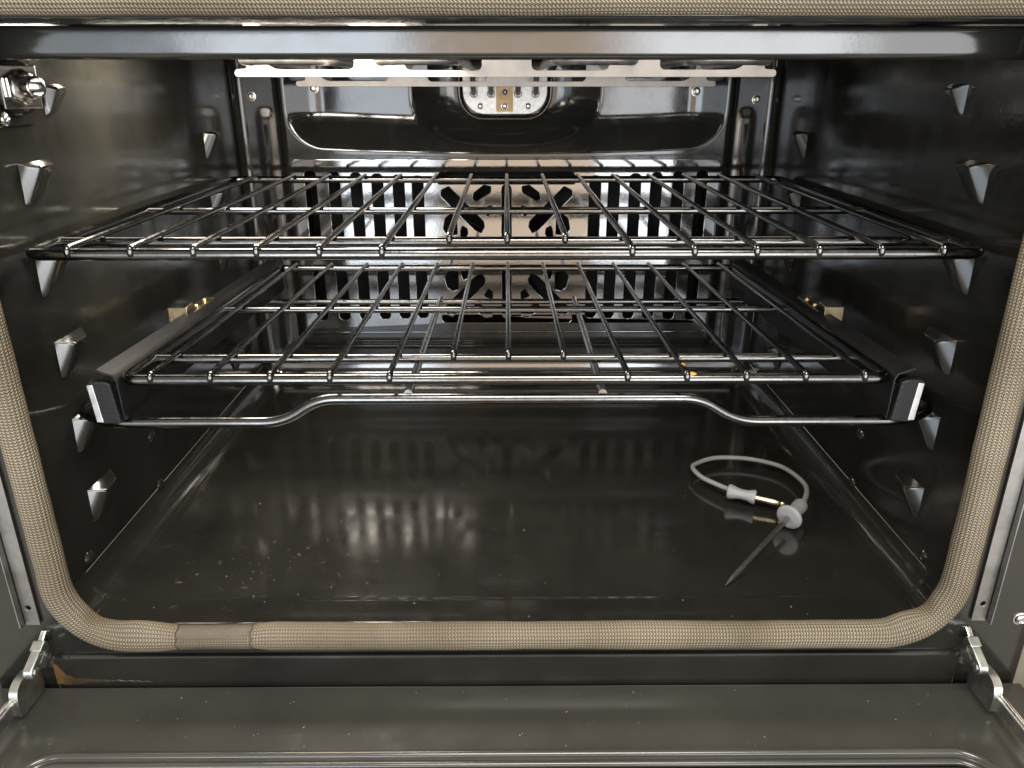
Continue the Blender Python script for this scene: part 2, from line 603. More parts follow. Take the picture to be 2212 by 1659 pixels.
# ---- ceiling, set-back top lip and underside of the frame
link('cavity_ceiling', bbox((0, 0.27, ZC + 0.012), (0.64, 0.48, 0.004)), M['enamel'], oven)
def lip_mesh():
    # rounded bar profile (y, z) swept along x, wrapping back at both ends
    prof = [(0.075, 0.4004), (0.0375, 0.4006), (0.0350, 0.4003), (0.0337, 0.3994), (0.0331, 0.3982), (0.0330, 0.3968), (0.0330, 0.3930), (0.0330, 0.3890), (0.0330, 0.3866), (0.0333, 0.3848), (0.0341, 0.3833), (0.0353, 0.3823), (0.0370, 0.3820), (0.0410, 0.3825), (0.0440, 0.3850), (0.046, 0.392), (0.075, 0.395)]
    xs = [-HW - 0.002 + 0.012 * 0] + [-HW + 0.0015 * i for i in range(1, 12)] + [-0.30 + 0.6 * i / 60 for i in range(61)] + [HW - 0.0015 * i for i in range(11, 0, -1)] + [HW + 0.002]
    V, F = [], []
    n = len(prof)
    for x in xs:
        e = max(0.0, (abs(x) - (HW - 0.016)) / 0.016)
        back = 0.016 * (1 - math.sqrt(max(0, 1 - min(1, e) ** 2)))
        for (y, z) in prof:
            wv = 0.0004 * noise.noise(Vector((x * 8, z * 60, 1)))
            V.append((x, y + back + wv, z))
    for i in range(len(xs) - 1):
        for k in range(n - 1):
            F.append((i * n + k, i * n + k + 1, (i + 1) * n + k + 1, (i + 1) * n + k))
    return mesh(V, F)
link('top_lip', lip_mesh(), M['frame'], oven)
link('top_ledge', bbox((0, 0.018, 0.4035), (0.66, 0.040, 0.004), 0.0015), M['frame'], oven)

# ---- rear wall, with the stamped upper pocket
def rear_mesh():
    V, F = [], []
    nx, nz = 220, 132
    z0, z1 = 0.02, ZC + 0.012
    idx = {}
    def yat(x, z):
        ax = abs(x)
        # forward fan cover (raised towards the camera)
        zb = 0.055
        cover = (1 - sstep(0.262, 0.274, ax)) * sstep(zb - 0.012, zb, z)
        y = YB - 0.0135 * cover
        # recessed upper pocket with rounded lower corners and a sagging lower edge
        zl = 0.2885 + 0.0065 * (ax / 0.25) ** 2
        rad = 0.045
        dx, dz = ax - (0.262 - rad), (zl + rad) - z
        if dx > 0 and dz > 0:
            dd = rad - math.hypot(dx, dz)
        else:
            dd = min(0.262 - ax, z - zl)
        q = min(1, max(0, dd / 0.046))
        q = q * (1.10 * q / (q + 0.10)) if q < 1 else 1.0
        y += 0.0165 * math.sin(q * math.pi / 2) * cover
        # deep dish round the terminal plate, ramping up to its rim
        ex, ez = x / 0.113, (z - 0.362) / 0.066
        rr = (abs(ex) ** 2.6 + abs(ez) ** 2.6) ** (1 / 2.6)
        q = min(1, max(0, (1.0 - rr) / 0.50))
        y += 0.022 * math.sin(q * math.pi / 2) * cover
        # flat beads beside the cover
        y += -0.0020 * (1 - sstep(0.004, 0.013, abs(ax - 0.2865))) * sstep(0.03, 0.05, z) * (1 - sstep(0.325, 0.345, z))
        y += 0.0005 * noise.noise(Vector((x * 11, z * 13, 4)))
        # rounded corner into the side walls
        e = max(0.0, (ax - (HW - 0.010)) / 0.010)
        y -= 0.010 * (1 - math.sqrt(max(0, 1 - min(1, e) ** 2)))
        return y
    for i in range(nx + 1):
        x = -HW + 2 * HW * i / nx
        for k in range(nz + 1):
            z = z0 + (z1 - z0) * k / nz
            V.append((x, yat(x, z), z))
    n = nz + 1
    for i in range(nx):
        xm = -HW + 2 * HW * (i + 0.5) / nx
        for k in range(nz):
            zm = z0 + (z1 - z0) * (k + 0.5) / nz
            if abs(xm) < 0.250 and 0.078 < zm < 0.272:
                continue            # opening behind the fan baffle
            F.append((i * n + k, i * n + k + 1, (i + 1) * n + k + 1, (i + 1) * n + k))
    return mesh(V, F), yat
rm, yat = rear_mesh()
rear = link('rear_wall', rm, M['back'], oven)

def screw(loc, axis, parent, r=0.005, mat='steel', name='screw', washer=True):
    prof = [(0, r * 1.25), (0.0006, r * 1.25), (0.0008, r), (0.0022, r * 0.92), (0.0028, r * 0.6), (0.0018, r * 0.45), (0.0016, 0.0)]
    return link(name, lathe(prof, loc, axis, 20), M[mat], parent)
for (x, z, r) in ((-0.3005, 0.3535, 0.0042), (-0.2265, 0.3625, 0.0046), (0.2965, 0.3500, 0.0042), (0.2250, 0.3590, 0.0046)):
    screw((x, yat(x, z) - 0.0002, z), (0, -1, 0), rear, r)

# ---- fan chamber and baffle with slots and a snowflake of openings
ch = bpy.data.meshes.new('ch')
cb = bmesh.new()
bmesh.ops.create_cube(cb, size=1.0)
bmesh.ops.scale(cb, vec=(0.512, 0.07, 0.206), verts=cb.verts)
bmesh.ops.translate(cb, vec=(0, 0.5355, 0.175), verts=cb.verts)
bmesh.ops.delete(cb, geom=[f for f in cb.faces if f.normal.y < -0.9], context='FACES')
cb.to_mesh(ch)
cb.free()
link('fan_chamber', ch, M['void'], oven)

ZM = 0.1700
def X4(poly):
    out = []
    for sx in (-1, 1):
        for sz in (-1, 1):
            out.append([(sx * x, ZM + sz * z) for x, z in poly])
    return out
holes = []
slot_x = (0.1075, 0.1305, 0.1560, 0.1815, 0.2080, 0.2365)
for i, x in enumerate(slot_x):
    tz = 0.2640 + 0.0012 * i
    for s in (-1, 1):
        w = 0.0067
        holes.append(rrect(s * x - w, s * x + w, 0.0865 - 0.0006 * i, 0.1500, 0.0055))
        holes.append(rrect(s * x - w, s * x + w, 0.1835, tz, 0.0055))
holes.append(rrect(-0.083, 0.083, 0.2545, 0.2690, (0.002, 0.002, 0.007, 0.007)))
holes.append(rrect(-0.083, 0.083, 0.0800, 0.0900, (0.005, 0.005, 0.002, 0.002)))
holes.append(slot2d((0, ZM + 0.022), (0, ZM + 0.078), 0.0058))
holes.append(slot2d((0, ZM - 0.078), (0, ZM - 0.022), 0.0058))
diag = soft([(0.0790, 0.0770), (0.0700, 0.0815), (0.0285, 0.0395), (0.0275, 0.0325), (0.0315, 0.0255), (0.0400, 0.0300), (0.0800, 0.0705)])
hexa = soft([(0.0395, 0.0740), (0.0275, 0.0830), (0.0190, 0.0815), (0.0195, 0.0745), (0.0370, 0.0645), (0.0415, 0.0670)])
tri_ = soft([(0.0290, 0.0545), (0.0185, 0.0590), (0.0180, 0.0500), (0.0230, 0.0455)])
big = soft([(0.0755, 0.0430), (0.0690, 0.0480), (0.0615, 0.0460), (0.0610, 0.0240), (0.0735, 0.0230), (0.0780, 0.0300)])
small = soft([(0.0570, 0.0270), (0.0545, 0.0340), (0.0490, 0.0310), (0.0480, 0.0245), (0.0515, 0.0190), (0.0570, 0.0205)])
for p in (diag, hexa, tri_, big, small):
    holes += X4(p)
YF = 0.4935
baffle = link('fan_baffle', plate(rrect(-0.2575, 0.2575, 0.066, 0.2835, 0.006), holes, 0.0028, 0.0008, XZ(YF)), M['baffle'], oven)
# circulation fan behind the baffle
def fan_mesh():
    ms = [lathe([(0, 0.014), (0.012, 0.012), (0.014, 0.0)], (0, 0.556, ZM), (0, -1, 0), 20)]
    for k in range(12):
        a = 2 * math.pi * k / 12
        rot = Matrix.Rotation(-a, 3, 'Y')
        b = bbox((0, 0, 0), (0.002, 0.026, 0.040), 0.0005, 1, Matrix.Rotation(R(28), 3, 'Z'))
        for v in b.vertices:
            v.co = rot @ (v.co + Vector((0, 0, 0.058))) + Vector((0, 0.535, ZM))
        ms.append(b)
    return join_meshes(ms)
link('convection_fan', fan_mesh(), M['void'], oven)

# ---- broil element, its two slotted hangers and the terminal plate
def guard_mesh(y):
    zb, zt = 0.3705, 0.4250
    up = [(-0.216, -0.2065), (-0.128, -0.0855), (-0.0205, 0.0215), (0.0867, 0.1298), (0.2065, 0.216)]
    # outline: a bar with tall tabs; the spaces between tabs are rounded windows
    bar = 0.0058
    out = [(-0.229, zb), (0.229, zb), (0.229, zb + bar), (0.2185, zb + bar + 0.0005), (0.2165, zt), (-0.2165, zt), (-0.2185, zb + bar + 0.0005), (-0.229, zb + bar)]
    hl = []
    for i in range(4):
        x0, x1 = up[i][1], up[i + 1][0]
        b = bar - (0.0006 if i in (1, 2) else 0.0)
        hl.append(rrect(x0, x1, zb + b, zb + 0.034, (0.0045 if i else 0.016, 0.0045 if i < 3 else 0.016, 0.006, 0.006)))
    me = plate(soft(out, 0.0028, 4), hl, 0.0016, 0.0003, XZ(y))
    return me
for y, dz in ((0.24, 0.0030), (0.44, -0.0058)):
    me = guard_mesh(y)
    for v in me.vertices:
        v.co.z += dz
    g = link('element_hanger', me, M['aluminium'], oven)
def element_path():
    P = []
    z = 0.3865
    xs = [-0.205, -0.165, -0.105, -0.062, 0.0]
    pts = []
    yf, yb = 0.205, 0.475
    order = [-0.215, -0.150, -0.105, -0.040, 0.040, 0.105, 0.150, 0.215]
    fwd = True
    pts.append((-0.215, yb, z))
    for i, x in enumerate(order):
        if fwd:
            pts += [(x, yb, z), (x, yf, z)]
        else:
            pts += [(x, yf, z), (x, yb, z)]
        fwd = not fwd
    return fillet(pts[1:], 0.024, 8)
link('broil_element', tube(element_path(), 0.0044, 12), M['element'], oven)

# shallow housings of the two roof lamps
for x in (-0.185, 0.185):
    link('lamp_housing', bbox((x, 0.195, 0.4178), (0.250, 0.105, 0.0165), 0.003), M['enamel'], oven)

zpl = 0.3345
term = link('terminal_plate', plate(rrect(-0.0515, 0.0485, zpl - 0.0010, 0.392, (0.026, 0.026, 0.012, 0.012), 8), [], 0.0025, 0.0006, XZ(0.5130)), M['plate'], oven)
link('plate_rim', tube([(x, 0.5150, z) for x, z in rrect(-0.0560, 0.0530, zpl - 0.0062, 0.396, (0.029, 0.029, 0.012, 0.012), 8)], 0.0024, 8, closed=True), M['back'], term)
link('insulator_strip', bbox((-0.0020, 0.5122, 0.362), (0.0195, 0.0016, 0.051), 0.0003), M['mica'], term)
for x in (-0.0310, -0.0020, 0.0260):
    screw((x, 0.5118 if abs(x + 0.002) < 0.001 else 0.5130, 0.3425), (0, -1, 0), term, 0.0031, 'steel')
screw((-0.0015, 0.5115, 0.3580), (0, -1, 0), term, 0.0028, 'element')
for x in (-0.0385, -0.0180, 0.0138, 0.0348):
    link('element_bushing', lathe([(0, 0.0048), (0.0012, 0.0048), (0.0016, 0.0040), (0.0016, 0.0)], (x, 0.5130, 0.3565), (0, -1, 0), 18), M['element'], term)
    link('element_leg', tube(fillet([(x, 0.5125, 0.3572), (x, 0.502, 0.3610), (x * 1.02, 0.486, 0.389)], 0.010, 5), 0.0031, 10), M['element'], term)

# ---- probe jack high on the left wall near the front
jk = Matrix.Translation((-HW + 0.009, 0.066, 0.3665)) @ Matrix.Rotation(R(-24), 4, 'Z')
def jl(me):
    me.transform(jk)
    return me
jack = link('probe_socket', plate(rrect(0.044, 0.092, 0.3430, 0.3900, 0.005), [], 0.0020, 0.0006, YZ(-HW + 0.0022, -1)), M['enamel'], oven)
link('socket_seat', jl(lathe([(-0.012, 0.019), (-0.001, 0.0165), (0.0, 0.0155), (0.0, 0.0)], (0, 0, 0), (1, 0, 0), 30)), M['enamel'], jack)
link('washer', jl(bbox((0.0008, 0, 0), (0.0016, 0.026, 0.026), 0.0006)), M['bright'], jack)
link('nut', jl(lathe([(0, 0.0105), (0.0008, 0.0110), (0.0045, 0.0110), (0.0055, 0.0098), (0.0055, 0.006)], (0.0016, 0, 0), (1, 0, 0), 6)), M['bright'], jack)
link('bushing', jl(lathe([(0, 0.0068), (0.0085, 0.0068), (0.0092, 0.0062), (0.0092, 0.0052), (0.0006, 0.0050), (0.0004, 0)], (0.0076, 0, 0), (1, 0, 0), 26)), M['bright'], jack)
for (y, z) in ((0.0740, 0.3850), (0.0520, 0.3480)):
    link('screw', lathe([(0, 0.0046), (0.0022, 0.0046), (0.0034, 0.0038), (0.0038, 0.0022), (0.0026, 0.0016), (0.0024, 0)], (-HW + 0.0022, y, z), (1, 0, 0), 8), M['bright'], jack)

# ---- front frame with the rounded opening
frame = link('front_frame', plate([(-0.384, -0.120), (0.384, -0.120), (0.384, 0.47), (-0.384, 0.47)],
                                  [rrect(-0.3135, 0.3135, -0.0006, 0.4025, (0.030, 0.030, 0.02, 0.02), 8)], 0.004, 0.0010, XZ(-0.0035)), M['frame'], oven)
link('lower_apron', bbox((0, -0.0010, -0.0405), (0.672, 0.0125, 0.0345), 0.0030, 4), M['frame'], oven)
for s in (-1, 1):
    tm = plate(rrect(-0.0052, 0.0052, 0.0045, 0.44, 0.0008), [circ2d(0.0004 * s, 0.0195, 0.0020)], 0.0016, 0.0003, XZ(-0.0060))
    st = link('trim_strip', tm, M['trim'], frame)
    st.location = (s * 0.3425, 0, 0)
    lg = bbox((s * 0.3487, -0.0075, 0.2220), (0.0012, 0.0075, 0.434), 0.0004)
    link('trim_flange', lg, M['trim'], frame)
screw((0.3745, -0.0035, 0.0045), (0, -1, 0), frame, 0.0042, 'bright', 'bolt')
screw((-0.3745, -0.0035, 0.0045), (0, -1, 0), frame, 0.0042, 'bright', 'bolt')

# ---- woven door gasket
def gasket_mesh(path, a0, b0, ribs, amp, seg, yc, splice=None):
    """closed / open sleeve of elliptical section; a0 in the plane of the frame, b0 along Y; UV u = metres, v = turns"""
    N = len(path)
    closed = splice is None
    V, F, UV = [], [], []
    L = 0.0
    acc = [0.0]
    for i in range(1, N + 1):
        L += (path[i % N] - path[i - 1]).length
        acc.append(L)
    for i in range(N):
        p = path[i]
        a_, b_ = (path[i - 1], path[(i + 1) % N])
        if not closed and i == 0: a_ = p
        if not closed and i == N - 1: b_ = p
        t = (b_ - a_).normalized()
        nin = Vector((-t.z, 0, t.x))          # in-plane normal
        lo = noise.noise(p * 16 + Vector((5, 1, 2)))
        lo2 = noise.noise(p * 45 + Vector((1, 7, 2)))
        sa = 1 + 0.055 * lo + 0.03 * lo2
        sb = 1 + 0.05 * lo2
        if closed:
            # pinched where the sleeve joins its ends
            dxs = p.x + 0.2085
            if p.z < 0.05:
                sa *= 1 - 0.22 * (1 - sstep(0.020, 0.042, abs(dxs)))
                # crumple inside the bottom corners
            for cx in (-0.2905, 0.2905):
                d = (Vector((p.x, 0, p.z)) - Vector((cx, 0, 0.010))).length
                sa *= 1 + 0.10 * (1 - sstep(0.0, 0.045, d))
        for k in range(seg + 1):
            a = 2 * math.pi * k / seg
            rib = 1 + amp * math.cos(a * ribs)
            ca, sn = math.cos(a), math.sin(a)
            aa = a0 * sa
            if closed and ca > 0.2:
                # inner-side wrinkles just past the corners
                for (wx, wz, ws, wa) in ((-0.266, -0.0015, 0.016, 0.34), (-0.295, 0.010, 0.008, -0.42), (0.285, 0.003, 0.013, 0.36), (0.301, 0.017, 0.007, -0.45)):
                    d = math.hypot(p.x - wx, p.z - wz)
                    aa *= 1 + wa * ca * math.exp(-(d / ws) ** 2)
            V.append(p + nin * (aa * rib * ca) + Vector((0, -1, 0)) * (b0 * sb * rib * sn) + Vector((0, yc, 0)))
    n = seg + 1
    for i in range(N if closed else N - 1):
        j = (i + 1) % N
        for k in range(seg):
            F.append((i * n + k, i * n + k + 1, j * n + k + 1, j * n + k))
            UV += [(acc[i], k / seg), (acc[i], (k + 1) / seg), (acc[i + 1], (k + 1) / seg), (acc[i + 1], k / seg)]
    me = bpy.data.meshes.new('g')
    me.from_pydata([tuple(v) for v in V], [], F)
    uvl = me.uv_layers.new(name='UVMap')
    uvl.data.foreach_set('uv', [c for p in UV for c in p])
    me.polygons.foreach_set('use_smooth', [True] * len(F))
    return me
def resample(pts, step, closed=True):
    pts = [Vector(p) for p in pts]
    if closed:
        pts = pts + [pts[0]]
    out, acc = [pts[0].copy()], 0.0
    for a, b in zip(pts[:-1], pts[1:]):
        d = (b - a).length
        n = max(1, int(d / step))
        for i in range(1, n + 1):
            out.append(a.lerp(b, i / n))
    if closed:
        out.pop()
    return out
gx, gzb, gzt = 0.3155, -0.0015, 0.4125
gp = [(x, 0, z) for x, z in rrect(-gx, gx, gzb, gzt, (0.047, 0.047, 0.03, 0.03), 16)]
gp = resample(gp, 0.004)
for p in gp:
    p.x += 0.0012 * noise.noise(Vector((p.x * 6, 0, p.z * 6)))
    p.z += 0.0009 * noise.noise(Vector((p.x * 9, 3, p.z * 9)))
gasket = link('door_gasket', gasket_mesh(gp, 0.0100, 0.0086, 24, 0.035, 192, -0.0122), M['braid'], oven)
sp = [Vector((-0.2350 + 0.053 * i / 20, 0, gzb)) for i in range(21)]
link('splice_sleeve', gasket_mesh(sp, 0.0088, 0.0082, 54, 0.006, 120, -0.0125, splice=True), M['sleeve'], gasket)
for x in (-0.2350, -0.1820):
    ring = [(x + 0.0006 * math.sin(7 * a), -0.0125 - 0.0086 * math.sin(a), gzb + 0.0094 * math.cos(a)) for a in [2 * math.pi * k / 28 for k in range(28)]]
    link('stitching', tube(ring, 0.00035, 6, closed=True), M['thread'], gasket)

# ---- the lowered door
door = bpy.data.objects.new('door', None)
COL.objects.link(door)
door.parent = oven
ZD = -0.050
XY = lambda ztop: (lambda a, b, t: (a, b, ztop - t))
link('door_panel', plate([(-0.385, -0.46), (0.385, -0.46), (0.385, -0.0085), (-0.385, -0.0085)],
                         [rrect(-0.318, 0.318, -0.400, -0.0765, 0.020, 8)], 0.018, 0.002, XY(ZD)), M['door'], door)
for inset, r, up in ((0.0, 0.0030, -0.0012), (0.0075, 0.0026, -0.0020), (0.0138, 0.0020, -0.0030)):
    pth = [(x, y, ZD + up) for x, y in rrect(-0.3225 + inset, 0.3225 - inset, -0.404 + inset, -0.0715 - inset, 0.024 - inset * 0.8, 10)]
    link('window_ridge', tube(pth, r, 10, closed=True), M['door'], door)
link('window_glass', bbox((0, -0.2385, ZD - 0.0095), (0.634, 0.322, 0.004), 0.0008), M['glass'], door)
def hinge(s):
    h = bpy.data.objects.new('hinge', None)
    COL.objects.link(h)
    h.parent = oven
    cap = slot2d((-0.0262, -0.0200), (-0.0110, -0.0125), 0.0050, 8)
    link('hinge_link', plate(cap, [slot2d((-0.0195, -0.0172), (-0.0140, -0.0145), 0.0009, 4)], 0.0070, 0.0011, YZ(s * 0.3345, s)), M['zinc'], h)
    link('hinge_tongue', bbox((s * 0.3382, -0.0060, -0.0065), (0.0042, 0.0130, 0.0034), 0.0008, 2, Matrix.Rotation(R(35), 3, 'X')), M['bright'], h)
    link('link_bridge', bbox((s * 0.3382, -0.0130, -0.0085), (0.0084, 0.0080, 0.0028), 0.0008, 2, Matrix.Rotation(R(27), 3, 'X')), M['zinc'], h)
    link('rivet', lathe([(0, 0.0030), (0.0008, 0.0030), (0.0014, 0.0022), (0.0014, 0.0)], (s * 0.3344, -0.0262, -0.0198), (-s, 0, 0), 18), M['steel'], h)
    hook = fillet([(p[0], p[1], 0) for p in [(-0.0120, -0.0470), (-0.0125, -0.0290), (-0.0215, -0.0220), (-0.0330, -0.0210), (-0.0405, -0.0250), (-0.0425, -0.0330), (-0.0425, -0.0470)]], 0.005, 5, closed=True)
    link('hinge_arm', plate([(p.x, p.y) for p in hook], [], 0.0030, 0.0005, YZ(s * 0.3410, s)), M['steel'], h)
    ep = catmull([Vector((s * 0.3425, p[0], p[1])) for p in [(-0.0130, -0.0285), (-0.0215, -0.0212), (-0.0335, -0.0202), (-0.0412, -0.0245), (-0.0432, -0.0330), (-0.0432, -0.0440)]], 6)
    V, F = [], []
    for i, p in enumerate(ep):
        for dx in (-0.0030, 0.0030):
            for dn in (0.0, 0.0010):
                V.append((p.x + dx, p.y - dn * 0.6, p.z + dn * 0.6))
    for i in range(len(ep) - 1):
        a, b = i * 4, (i + 1) * 4
        F += [(a, a + 2, b + 2, b), (a + 1, b + 1, b + 3, a + 3), (a, b, b + 1, a + 1), (a + 2, a + 3, b + 3, b + 2)]
    F += [(0, 1, 3, 2), tuple(len(V) - 4 + q for q in (0, 2, 3, 1))]
    link('hinge_flange', sharp(mesh(V, F), 40), M['zinc'], h)
    link('hinge_bar', bbox((s * 0.3455, -0.1080, -0.0360), (0.0060, 0.130, 0.0100), 0.0012), M['steel'], h)
    link('bar_groove', bbox((s * 0.3455, -0.1080, -0.0306), (0.0018, 0.130, 0.0016), 0.0004), M['bright'], h)
    link('cap_screw', lathe([(0, 0.0085), (0.0010, 0.0090), (0.0022, 0.0075), (0.0040, 0.0040), (0.0052, 0.0036), (0.0056, 0.0)], (s * 0.3545, -0.0260, ZD), (0, 0, 1), 24), M['bright'], h)
for s in (-1, 1):
    hinge(s)

# ================================================================== upper rack
def rack_wire(x, y0, y1, z, rb, rw, drop=True):
    """one lengthwise wire lying on the cross bars, its front end bent down against the front bar"""
    if drop:
        pts = fillet([(x, y0 - 0.0005, z + 0.0010), (x, y0 - 0.0005, z + rb + rw * 0.6), (x, y1, z + rb + rw * 0.6)], 0.0020, 4)
    else:
        pts = [(x, y0, z + rb + rw * .6), (x, y1, z + rb + rw * .6)]
    return pts

ur = thing('oven_rack', 'wide flat wire rack with fifteen wires resting high on the wall supports', 'oven rack')
UZ, UF, UB, UH = 0.2660, 0.0320, 0.4400, 0.3120
rb, rw = 0.0040, 0.0022
loop = fillet([(-UH, UF, UZ), (UH, UF, UZ), (UH, UB, UZ), (-UH, UB, UZ)], [0.017, 0.017, 0.014, 0.014], 8, closed=True)
link('outer_frame', tube(loop, rb, 14, closed=True), M['chrome'], ur)
for y, r in ((0.0745, 0.0037), (0.2140, 0.0033)):
    link('cross_bar', tube([(-UH, y, UZ - 0.0003), (UH, y, UZ - 0.0003)], r, 12), M['chrome'], ur)
for k in range(-7, 8):
    x = k * 0.0402 + 0.0004
    y0 = 0.0745 if abs(k) <= 1 else UF
    link('rack_wire', tube(rack_wire(x, y0 - 0.003, UB, UZ, rb - 0.0005, rw), rw, 10, round_ends=True), M['chrome'], ur)

# ================================================================== lower sliding rack
lr = thing('sliding_rack', 'lower roll-out rack with black side rails and a raised front handle bar', 'oven rack')
def lz(y):
    return 0.1787 + (y - 0.035) * (0.168 - 0.1787) / (0.42 - 0.035)
LF, LB, LH = 0.0335, 0.4210, 0.2625
loop = fillet([(-LH - 0.002, LF, lz(LF)), (LH + 0.002, LF, lz(LF)), (LH, LB, lz(LB)), (-LH, LB, lz(LB))], [0.012, 0.012, 0.010, 0.010], 8, closed=True)
link('shelf_frame', tube(loop, 0.0040, 14, closed=True), M['chrome'], lr)
for y, r in ((0.0815, 0.0036), (0.2285, 0.0033)):
    link('cross_bar', tube([(-LH, y, lz(y) - 0.0003), (LH, y, lz(y) - 0.0003)], r, 12), M['chrome'], lr)
for k in range(-6, 7):
    x = k * 0.0408 + 0.0012
    y0 = 0.0815 if abs(k) <= 1 else LF
    pts = rack_wire(x, y0 - 0.003, LB, 0, 0.0035, 0.0022)
    pts = [(p[0], p[1], p[2] + lz(p[1])) for p in pts]
    link('rack_wire', tube(pts, 0.0022, 10, round_ends=True), M['chrome'], lr)
for s in (-1, 1):
    # folded rail: rolled top flange, web and front return
    prof = [(0.2665, 0.1500), (0.2670, 0.1790), (0.2690, 0.1832), (0.2740, 0.1848), (0.2800, 0.1872), (0.2812, 0.1860)]
    th = 0.0011
    V, F = [], []
    ysr = [0.031, 0.034] + [0.05 + 0.39 * i / 10 for i in range(11)]
    npf = len(prof)
    for y in ysr:
        dz = -0.012 * (y - 0.03) / 0.4
        for (x, z) in prof:
            V.append((s * x, y, z + dz))
        for (x, z) in reversed(prof):
            V.append((s * (x + th * 0.8), y, z + dz - th))
    n2 = 2 * npf
    for i in range(len(ysr) - 1):
        for k in range(n2):
            k2 = (k + 1) % n2
            F.append((i * n2 + k, i * n2 + k2, (i + 1) * n2 + k2, (i + 1) * n2 + k))
    F.append(tuple(range(n2)))
    F.append(tuple((len(ysr) - 1) * n2 + k for k in range(n2)))
    rail = link('slide_rail', sharp(mesh(V, F), 60), M['rail'], lr)
    # bright folded front end of the rail
    fr_ = [(s * x, z) for x, z in ((0.2675, 0.1486), (0.2800, 0.1480), (0.2845, 0.1500), (0.2870, 0.1780), (0.2850, 0.1800), (0.2755, 0.1800), (0.2705, 0.1780))]
    link('rail_end', plate(soft(fr_, 0.0016, 3), [], 0.0060, 0.0012, XZ(0.0270)), M['rail'], rail)
    ins = [(s * x, z) for x, z in ((0.2792, 0.1497), (0.2840, 0.1500), (0.2862, 0.1776), (0.2820, 0.1779))]
    link('rail_end_facet', plate(soft(ins, 0.0008, 3), [], 0.0012, 0.0004, XZ(0.0262)), M['steel'], rail)
    # stop bracket riveted to the rail
    br = link('stop_bracket', bbox((s * 0.2800, 0.2200, 0.1800), (0.010, 0.050, 0.0016), 0.0004), M['brass'], lr)
    link('stop_tab', bbox((s * 0.2835, 0.1800, 0.1790), (0.0165, 0.0014, 0.0190), 0.0005), M['brass'], br)
    link('tab_arm', tube(fillet([(s * 0.2775, 0.1806, 0.1790), (s * 0.2775, 0.1830, 0.1872), (s * 0.2785, 0.1990, 0.1872)], 0.004, 4), 0.0011, 8), M['brass'], br)
    for y in (0.2120, 0.2320):
        link('rivet', lathe([(0, 0.0030), (0.0010, 0.0030), (0.0024, 0.0018), (0.0026, 0)], (s * 0.2800, y, 0.1808), (0, 0, 1), 14), M['brass'], br)
# base frame of thick rod with the raised grip in front
zb = 0.1450
bf = fillet([(-0.3130, 0.43, 0.130), (-0.3130, 0.0560, zb), (-0.2820, 0.0375, zb), (-0.1580, 0.0370, zb), (-0.1320, 0.0360, 0.1632), (0.1355, 0.0360, 0.1632), (0.1630, 0.0375, zb), (0.2830, 0.0375, zb), (0.3130, 0.0560, zb), (0.3130, 0.43, 0.130)],
            [0, 0.014, 0.012, 0.016, 0.012, 0.012, 0.016, 0.012, 0.014, 0], 6)
link('base_frame', tube(bf, 0.0040, 14), M['chrome'], lr)
link('base_bar', tube([(-0.312, 0.420, 0.1280), (0.312, 0.420, 0.1280)], 0.0034, 12), M['chrome'], lr)
for x0, x1 in ((-0.0690, -0.0775), (0.0670, 0.0795)):
    link('base_rod', tube([(x0, 0.036, 0.1668), (x1, 0.420, 0.1315)], 0.0031, 10), M['chrome'], lr)

# ================================================================== temperature probe on the floor
pr = thing('meat_probe', 'grey corded meat probe with disc grip and steel needle lying on the oven floor', 'meat probe')
tip = Vector((0.1715, 0.0425, 0.0010)); disc = Vector((0.2490, 0.1265, 0.0116))
d = (disc - tip).normalized()
Ln = (disc - tip).length
link('needle', lathe([(0, 0.0002), (0.004, 0.0009), (0.009, 0.0018), (0.012, 0.0021), (Ln, 0.0021)], tip, d, 16), M['needle'], pr)
link('disc_grip', lathe([(-0.0020, 0.0), (-0.0020, 0.0080), (-0.0012, 0.0108), (0.0, 0.0116), (0.0014, 0.0112), (0.0028, 0.0060), (0.0034, 0.0)], disc, d, 40), M['silicone'], pr)
hd = Vector((d.x * 0.92, d.y, 0.0)).normalized()
link('handle', lathe([(0.001, 0.0048), (0.006, 0.0050), (0.012, 0.0058), (0.022, 0.0066), (0.026, 0.0066), (0.0285, 0.0058), (0.0295, 0.003)], disc, hd, 28), M['silicone'], pr)
he = disc + hd * 0.0285
cpts = [he - hd * 0.004, he + hd * 0.006, (0.2842, 0.1800, 0.0095), (0.2861, 0.2029, 0.008), (0.2777, 0.2292, 0.0075), (0.2587, 0.2437, 0.0075), (0.2367, 0.2501, 0.0075), (0.2122, 0.2482, 0.008), (0.1915, 0.2349, 0.0085), (0.1862, 0.2239, 0.009), (0.1904, 0.2064, 0.009), (0.2003, 0.1914, 0.0095), (0.2100, 0.1800, 0.0098), (0.2130, 0.1768, 0.0098)]
link('cord', tube(catmull(cpts, 8), 0.0023, 12), M['cordmat'], pr)
pd = (Vector((0.2541, 0.1560, 0.0078)) - Vector((0.2084, 0.1769, 0.0098))).normalized()
po = Vector((0.2084, 0.1769, 0.0098))
link('plug_grip', lathe([(-0.0006, 0.003), (0.0, 0.0062), (0.0015, 0.0070), (0.004, 0.0066), (0.009, 0.0052), (0.013, 0.0047), (0.018, 0.0050), (0.0225, 0.0064), (0.0240, 0.0068), (0.0255, 0.0062), (0.0258, 0.003)], po, pd, 30), M['silicone'], pr)
link('plug_pin', lathe([(0.024, 0.0030), (0.0435, 0.0030), (0.0440, 0.0022), (0.0448, 0.0022), (0.0452, 0.0029), (0.0468, 0.0027), (0.0478, 0.0016), (0.0492, 0.0026), (0.0506, 0.0026), (0.0524, 0.0010), (0.0528, 0.0)], po, pd, 24), M['gold'], pr)

